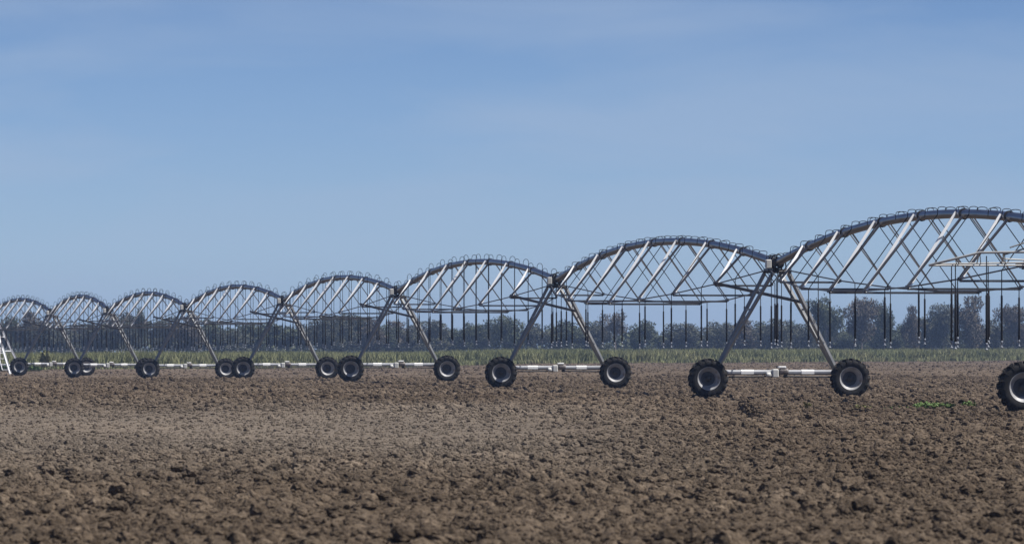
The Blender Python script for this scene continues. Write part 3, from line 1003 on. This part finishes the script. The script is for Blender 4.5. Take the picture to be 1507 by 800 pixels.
# (photo column, photo row of the top, crown width in photo px, variant, depth)
trees = [
    (1214, 436, 52, 1, 960), (1268, 439, 50, 7, 965), (1301, 443, 38, 0, 975), (1341, 448, 34, 8, 970), (1388, 445, 46, 3, 975), (1427, 433, 54, 8, 960),
    (1494, 449, 48, 7, 970), (1372, 455, 46, 9, 985), (1458, 468, 50, 2, 975), (1515, 462, 50, 4, 985),
    (745, 463, 62, 0, 980), (905, 461, 54, 6, 985), (640, 470, 60, 3, 980), (690, 474, 50, 1, 990), (787, 473, 50, 9, 985), (945, 470, 50, 0, 980), (1005, 474, 60, 3, 985),
    (880, 470, 46, 9, 990), (840, 479, 60, 4, 990), (208, 456, 26, 5, 985), (45, 457, 52, 8, 990), (12, 464, 46, 0, 995)]
xs = 70
rt = random.Random(5)
while xs < 1200:
    top = 470 + 6 * math.sin(xs * 0.021) + 4 * math.sin(xs * 0.057 + 1) + rt.uniform(-5, 6)
    if xs > 560: top += 5
    if not any(abs(xs - q[0]) < 13 for q in trees[:22]):
        trees.append((xs, top, rt.uniform(44, 66), rt.choice([0, 1, 2, 3, 4, 9, 2, 4, 3, 8]), rt.uniform(975, 1010)))
    xs += rt.uniform(17, 27)
for xq in (1172, 1196, 1238, 1252, 1286, 1318, 1326, 1362, 1404, 1446, 1470, 1478, 1505):     # lower scrub between the taller trees on the right
    trees.append((xq, 479 + rt.uniform(-6, 7), rt.uniform(44, 60), rt.choice([2, 4]), rt.uniform(990, 1010)))
edges = [p[0] for p in TW] + [-14]
spn = ['nearest span', 'second-nearest span', 'third-nearest span', 'fourth-nearest span', 'fourth-farthest span', 'third-farthest span', 'second-farthest span', 'farthest span']
count = {}
ORDN = ['first', 'second', 'third', 'fourth', 'fifth', 'sixth', 'seventh', 'eighth', 'ninth', 'tenth', 'eleventh', 'twelfth', 'thirteenth', 'fourteenth', 'fifteenth',
        'sixteenth', 'seventeenth', 'eighteenth', 'nineteenth', 'twentieth', 'twenty-first', 'twenty-second', 'twenty-third', 'twenty-fourth']
trees.sort(key=lambda q: q[0])
def behind(tx):
    for j in range(8):
        if edges[j + 1] <= tx: return j
    return 7
total = {}
for q in trees:
    kk = (behind(q[0]), VAR[q[3]][0], VAR[q[3]][1]); total[kk] = total.get(kk, 0) + 1
for (tx, top, wpx, var, dep) in trees:
    kind, leaf, tm, cm = VAR[var]
    k = behind(tx); kk = (k, kind, leaf)
    c = count.get(kk, 0); count[kk] = c + 1
    which = 'the only one like it there' if total[kk] == 1 else f'{ORDN[c]} such from the left'
    hgt = EYE + (HZ - top) * dep / F
    wid = wpx * dep / F / 0.92
    t = thing('gum_tree', f'{TINT[leaf]} {LOOK[kind]} tree behind the {spn[k]}, {which}', 'tree',
              ((tx - 753.5) * dep / F, dep, 0), rt.uniform(0, 6.28), 'gum trees beyond the field')
    t.scale = (wid, wid, hgt / 0.99)
    link('trunk', tm, t); link('crown', cm, t)

# far scrub that closes the gaps low down (stuff)
P = []
for q in range(420):
    x = random.uniform(-125, 125); y = random.uniform(1060, 1140)
    h = 4.2 + random.uniform(-1.2, 1.6)
    n = 60
    v = RNG.normal(0, 1, (n, 3)); v /= np.linalg.norm(v, axis=1)[:, None]
    P.append(np.array([x, y, h * 0.5]) + v * RNG.uniform(0.5, 1.0, n)[:, None] * np.array([2.4, 2.4, h * 0.5]))
P = np.concatenate(P); P[:, 2] = np.maximum(P[:, 2], 0.15)
n = len(P)
d1 = RNG.normal(0, 1, (n, 3)); d1 /= np.linalg.norm(d1, axis=1)[:, None]
d2 = RNG.normal(0, 1, (n, 3)); d2 -= d1 * (d1 * d2).sum(1)[:, None]; d2 /= np.linalg.norm(d2, axis=1)[:, None]
s_ = RNG.uniform(0.25, 0.6, n)[:, None]
co = np.stack([P - d1 * s_, P - d2 * s_ * .6, P + d1 * s_, P + d2 * s_ * .6], 1).reshape(-1, 3)
tag(link('distant_scrub', np_mesh('distant_scrub', co, np.arange(n * 4).reshape(n, 4), M['leaf_green'])), kind='stuff')

# ------------------------------------------------------------------ haze (air between us and the trees)
HAZE_DENSITY = 1.5e-4
hz = MB().box((0, 1475, 9.0), (7400, 3150, 21.0)).build('haze', bpy.data.materials.new('haze_air'))
hm = hz.data.materials[0]; hm.use_nodes = True
nt = hm.node_tree
for n_ in list(nt.nodes):
    if n_.type != 'OUTPUT_MATERIAL': nt.nodes.remove(n_)
vp = nt.nodes.new('ShaderNodeVolumePrincipled')
vp.inputs['Color'].default_value = (0.42, 0.60, 1.0, 1)
vp.inputs['Density'].default_value = HAZE_DENSITY
vp.inputs['Anisotropy'].default_value = 0.0
nt.links.new(vp.outputs[0], nt.nodes['Material Output'].inputs['Volume'])
tag(hz, kind='stuff')

# ------------------------------------------------------------------ light
SUN_EL = R(58)
sun_dir = Vector((math.cos(SUN_EL) * math.cos(R(-15)), math.cos(SUN_EL) * math.sin(R(-15)), math.sin(SUN_EL)))   # towards the sun: right, a little behind us
sd = bpy.data.lights.new('sun', 'SUN'); sd.energy = 5.0; sd.angle = R(0.53); sd.color = (1.0, 0.95, 0.88)
so = bpy.data.objects.new('sun', sd); COL.objects.link(so)
so.rotation_euler = sun_dir.to_track_quat('Z', 'Y').to_euler(); so.location = (60, -40, 80)

w = bpy.data.worlds.new('World'); scene.world = w; w.use_nodes = True
nt = w.node_tree
for n_ in list(nt.nodes): nt.nodes.remove(n_)
out = nt.nodes.new('ShaderNodeOutputWorld'); bg = nt.nodes.new('ShaderNodeBackground')
sky = nt.nodes.new('ShaderNodeTexSky'); sky.sky_type = 'NISHITA'; sky.sun_disc = False
sky.sun_elevation = SUN_EL; sky.sun_rotation = math.atan2(sun_dir.x, sun_dir.y)
sky.air_density = 1.0; sky.dust_density = 0.4; sky.ozone_density = 2.0
tc = nt.nodes.new('ShaderNodeTexCoord')
sx = nt.nodes.new('ShaderNodeSeparateXYZ'); nt.links.new(tc.outputs['Generated'], sx.inputs[0])
# low sky: bluer the higher one looks
r = nt.nodes.new('ShaderNodeValToRGB'); e = r.color_ramp.elements
e[0].position = 0.0; e[0].color = (0.67, 0.95, 1.62, 1)
e[1].position = 1.0; e[1].color = (0.30, 0.34, 0.48, 1)
for p, c in ((0.015, (0.65, 0.92, 1.58)), (0.035, (0.50, 0.73, 1.34)), (0.060, (0.37, 0.54, 1.02)), (0.12, (0.27, 0.36, 0.66)), (0.3, (0.27, 0.35, 0.60))):
    q = e.new(p); q.color = (*c, 1)
nt.links.new(sx.outputs[2], r.inputs[0])
mul = nt.nodes.new('ShaderNodeMix'); mul.data_type = 'RGBA'; mul.blend_type = 'MULTIPLY'; mul.inputs[0].default_value = 1.0
nt.links.new(sky.outputs[0], mul.inputs[6]); nt.links.new(r.outputs[0], mul.inputs[7])
# thin high cloud: faint streaks
mp = nt.nodes.new('ShaderNodeMapping'); mp.inputs['Scale'].default_value = (13, 13, 62)
mp.inputs['Rotation'].default_value = (0, R(0.6), 0)
nt.links.new(tc.outputs['Generated'], mp.inputs[0])
cn = nt.nodes.new('ShaderNodeTexNoise'); cn.inputs['Scale'].default_value = 1.0; cn.inputs['Detail'].default_value = 5; cn.inputs['Roughness'].default_value = 0.5
cn.inputs['Distortion'].default_value = 0.4
nt.links.new(mp.outputs[0], cn.inputs['Vector'])
cr = nt.nodes.new('ShaderNodeMapRange'); cr.inputs[1].default_value = 0.42; cr.inputs[2].default_value = 0.66
cr.inputs[3].default_value = 0.0; cr.inputs[4].default_value = 0.42
nt.links.new(cn.outputs['Fac'], cr.inputs[0])
cm = nt.nodes.new('ShaderNodeMix'); cm.data_type = 'RGBA'
nt.links.new(cr.outputs[0], cm.inputs[0]); nt.links.new(mul.outputs[2], cm.inputs[6]); cm.inputs[7].default_value = (4.0, 5.1, 6.9, 1)
nt.links.new(cm.outputs[2], bg.inputs['Color'])
bg.inputs['Strength'].default_value = 0.07
nt.links.new(bg.outputs[0], out.inputs['Surface'])

# ------------------------------------------------------------------ camera
cd = bpy.data.cameras.new('camera'); cam = bpy.data.objects.new('camera', cd); COL.objects.link(cam)
cam.location = (0, 0, EYE)
cam.rotation_euler = (R(90) + math.atan((HZ - 400) / F), 0, 0)
cd.sensor_width = 36.0; cd.lens = 36.0 * F / 1507.0
cd.clip_start = 0.5; cd.clip_end = 20000
cd.dof.use_dof = True; cd.dof.focus_distance = 200.0; cd.dof.aperture_fstop = 8.0
scene.camera = cam

scene.view_settings.view_transform = 'Standard'; scene.view_settings.look = 'None'
scene.view_settings.exposure = 0.42; scene.view_settings.gamma = 1.0
scene.view_settings.use_curve_mapping = False
scene.cycles.use_denoising = True
scene.cycles.max_bounces = 6; scene.cycles.diffuse_bounces = 3; scene.cycles.volume_bounces = 0
